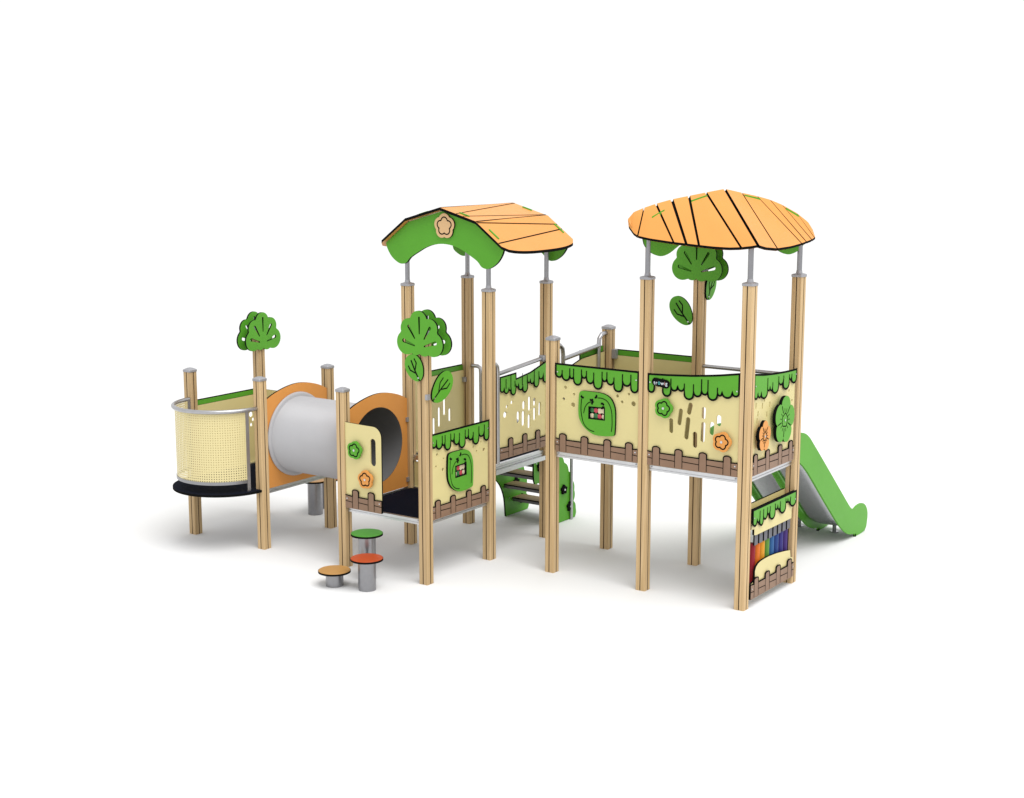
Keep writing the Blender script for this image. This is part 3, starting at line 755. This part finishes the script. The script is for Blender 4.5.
for lo_, hi in (((X[3]-.02, Y[2]-.10, 1.87), (X[3]+.03, Y[2]-.05, 1.93)), ((X[4]+.05, Y[2]-.02, 1.96), (X[4]+.10, Y[2]+.02, 2.05)),
               ((X[3]+.045, Y[0]-.052, 1.76), (X[3]+.075, Y[0]-.01, 1.81)), ((X[2]-.015, Y[2]-.085, 1.56), (X[2]+.02, Y[2]-.05, 1.61))):
    mb = MB(); mb.box(lo_, hi, CAST); mb.build('clamp', root, lo_)

# ------------------------------------------------------------------ stairs behind the middle deck
st = bpy.data.objects.new('stairs', None); COL.objects.link(st); st.parent = root; st.location = (-.5, 2.06, 0)
def scal(pts, r=.02):
    out = []
    for (a, b), (c, d) in zip(pts, pts[1:]):
        L = math.hypot(c-a, d-b); nx, ny = (d-b)/L, -(c-a)/L
        for i in range(6):
            t = i/6; k = math.sin(PI*t)*L*.16
            out.append((a+(c-a)*t+nx*k, b+(d-b)*t+ny*k))
    return out+[pts[-1]]
outer = scal([(2.86,.005),(2.875,.10),(2.83,.19),(2.845,.31),(2.80,.435),(2.73,.54),(2.64,.655),(2.56,.735),(2.46,.82),(2.36,.90),(2.24,.97)])
inner = smooth([(2.06,.98),(2.06,.56),(2.16,.52),(2.26,.445),(2.35,.345),(2.41,.21),(2.436,.005)], False, 4)
for x in (-.82, -.19):
    mb = MB(); F = FA(x, 0, 0); mb.plate(outer+inner, [], F, -.01, .01, GREEN, BLACK)
    for y, z, r in ((2.62,.36,.06),(2.74,.15,.06),(2.16,.70,.06)):
        mb.plate(lobed(y, z, r*.8, 5, .18, 20, 40), [], F, .01, .03, BLACK, BLACK); mb.plate(circle(y, z, .012, 8), [], F, .03, .036, ALU, ALU)
    for y, z in ((2.50,.20),(2.10,.74)): mb.plate(circle(y, z, .008, 8), [], F, .01, .014, ALU, ALU)
    mb.build('stair_side', st, (x, 2.5, .4))
for y, z in ((2.25, .56), (2.40, .38), (2.56, .20), (2.10, .74)):
    mb = MB(); mb.box((-.809, y, z-.012), (-.201, y+.19, z), TREAD); mb.box((-.809, y-.003, z-.014), (-.201, y-.0002, z-.002), BLACK); mb.box((-.809, y+.002, z-.045), (-.201, y+.03, z-.0122), DULL); mb.box((-.809, y+.16, z-.045), (-.201, y+.188, z-.0122), DULL)
    mb.build('step', st, (-.5, y, z))
for x in (-.85, -.165):
    mb = MB(); mb.tube([(x, 2.76, 0), (x, 2.76, .95), (x, 2.72, 1.02), (x, 2.12, 1.42), (x, 2.03, 1.44)], .018, RAIL); mb.build('handrail', st, (x, 2.76, 0))

# ------------------------------------------------------------------ chime panel under the high deck
xp = bpy.data.objects.new('chime_panel', None); COL.objects.link(xp); xp.parent = root; xp.location = (X[6], 1.5, 0)
F = FA(X[6]+.034, Y[1]+.052, 0); q = lambda y: y-Y[1]-.052; W = Y[2]-Y[1]-.104
def board_part(name, pts, n0, n1, m=TAN):
    mb = MB(); mb.plate(pts, [], F, n0, n1, m, BLACK); return mb, name
up = [(.0,.72),(.06,.715),(.06,.66),(.10,.652),(.84,.648),(.84,.735),(W,.78),(W,.90),(0,.90)]
mb, _ = board_part('upper_board', up, 0, .02); ub = mb.build('upper_board', xp, F(.4, .8, 0))
fringe(ub, F, W, lambda u: .90, [(0,.09,.15),(.09,.15,.13),(.15,.23,.17),(.23,.32,.13),(.32,.38,.10),(.38,.5,.16),(.5,.56,.09),(.56,.62,.10),(.62,.75,.15),(.75,.8,.07),(.8,.86,.08),(.86,1,.13)], .02, .90)
lowp = [(0,.08),(W,.08),(W,.258),(q(1.906),.272),(q(1.891),.342)]+[(q(a), b) for a, b in ((1.79,.358),(1.694,.37),(1.6,.381),(1.519,.387),(1.43,.392),(1.349,.392),(1.27,.388),(1.217,.377),(1.175,.355),(1.154,.32),(1.158,.235))]+[(0,.215)]
mb, _ = board_part('lower_board', lowp, 0, .02); lb = mb.build('lower_board', xp, F(.4, .2, 0))
pickets(lb, F, W, .02, (.12, .375, .63, .90), h=.185, rail=.135, pw=.085, base=.08)
mb, _ = board_part('rear_board', [(0,.70),(W,.70),(W,.905),(0,.905)], -.10, -.08); mb.build('rear_board', xp, F(.4, .8, -.1))
for i in range(8):
    u = .155+i*.0975; mb = MB()
    a = F(u, .67, -.045); b = F(u, .555, -.045); c = F(u, .17, -.045)
    mb.tube([b, c], .031, RAIN[i], 16); mb.build('chime_tube', xp, F(u, .4, -.045))
    mb = MB(); mb.plate([(u-.034,.545),(u+.034,.545),(u+.034,.70),(u-.034,.70)], [], F, -.018, -.004, GREYCAP, BLACK); mb.build('chime_clapper', xp, F(u, .6, -.01))

# ------------------------------------------------------------------ stepping posts: things of their own
def stool(x, y, h, m, label):
    e = bpy.data.objects.new('stepping_post', None); COL.objects.link(e); e.location = (x, y, 0)
    e['label'] = label; e['category'] = 'stepping post'; e['group'] = 'stepping posts beside the structure'
    mb = MB(); mb.tube([(x, y, 0), (x, y, h-.02)], .082, STEEL, 32); mb.build('stem', e, (x, y, 0))
    mb = MB(); R = .152
    mb.tube([(x, y, h-.022), (x, y, h-.004)], R, BLACK, 40); mb.tube([(x, y, h-.004), (x, y, h)], [R-.002, R-.006], m, 40)
    mb.build('top_disc', e, (x, y, h))
stool(-.665, -.54, .152, DISC, 'lowest stepping post, with an orange disc on a short steel stem')
stool(-.332, -.463, .305, REDP, 'red-orange disc on a steel stem, in front of the green disc')
stool(-.553, -.20, .45, GDISC, 'tallest stepping post, with a green disc behind the red one')
stool(-2.62, 1.33, .395, DISC, 'steel stepping post behind the tunnel, with an orange-brown disc')
stool(-2.72, 1.62, .34, REDP, 'steel stepping post behind the tunnel, red disc partly hidden by a post')

# ------------------------------------------------------------------ white studio floor
mb = MB(); R = 11
mb.add([(R*math.cos(2*PI*k/96), R*math.sin(2*PI*k/96), 0) for k in range(96)], [tuple(range(96))], board('white_floor', (.74, .74, .74), rough=.9, spec=0, var=.0))
fl = mb.build('floor'); fl['kind'] = 'structure'

# ------------------------------------------------------------------ light
w = bpy.data.worlds.new('World'); S.world = w; w.use_nodes = True
w.node_tree.nodes['Background'].inputs[0].default_value = (1, 1, 1, 1); w.node_tree.nodes['Background'].inputs[1].default_value = 1.06
la = bpy.data.lights.new('softbox', 'AREA'); la.shape = 'DISK'; la.size = 46; la.energy = 29500; la.color = (1, .995, .985)
lo = bpy.data.objects.new('softbox', la); COL.objects.link(lo)
d = Vector((.44, -.16, .88)).normalized(); lo.location = Vector((0, 1, 0))+d*60
lo.rotation_euler = d.to_track_quat('Z', 'Y').to_euler()

# ------------------------------------------------------------------ camera
cam = bpy.data.cameras.new('camera'); co = bpy.data.objects.new('camera', cam); COL.objects.link(co); S.camera = co
yaw, pit = 2.18249887, .176775327
fw = Vector((math.cos(pit)*math.cos(yaw), math.cos(pit)*math.sin(yaw), -math.sin(pit)))
co.location = (8.32841, -10.476344, 4.144518); co.rotation_euler = fw.to_track_quat('-Z', 'Y').to_euler()
cam.sensor_fit = 'HORIZONTAL'; cam.sensor_width = 36; cam.lens = 1478.585/1024*36; cam.clip_end = 3000; cam.clip_start = .1
S.view_settings.view_transform = 'Standard'; S.view_settings.look = 'None'; S.view_settings.exposure = 0; S.view_settings.gamma = 1
S.view_settings.use_curve_mapping = False
S.cycles.max_bounces = 8; S.cycles.transparent_max_bounces = 12
S.render.film_transparent = False
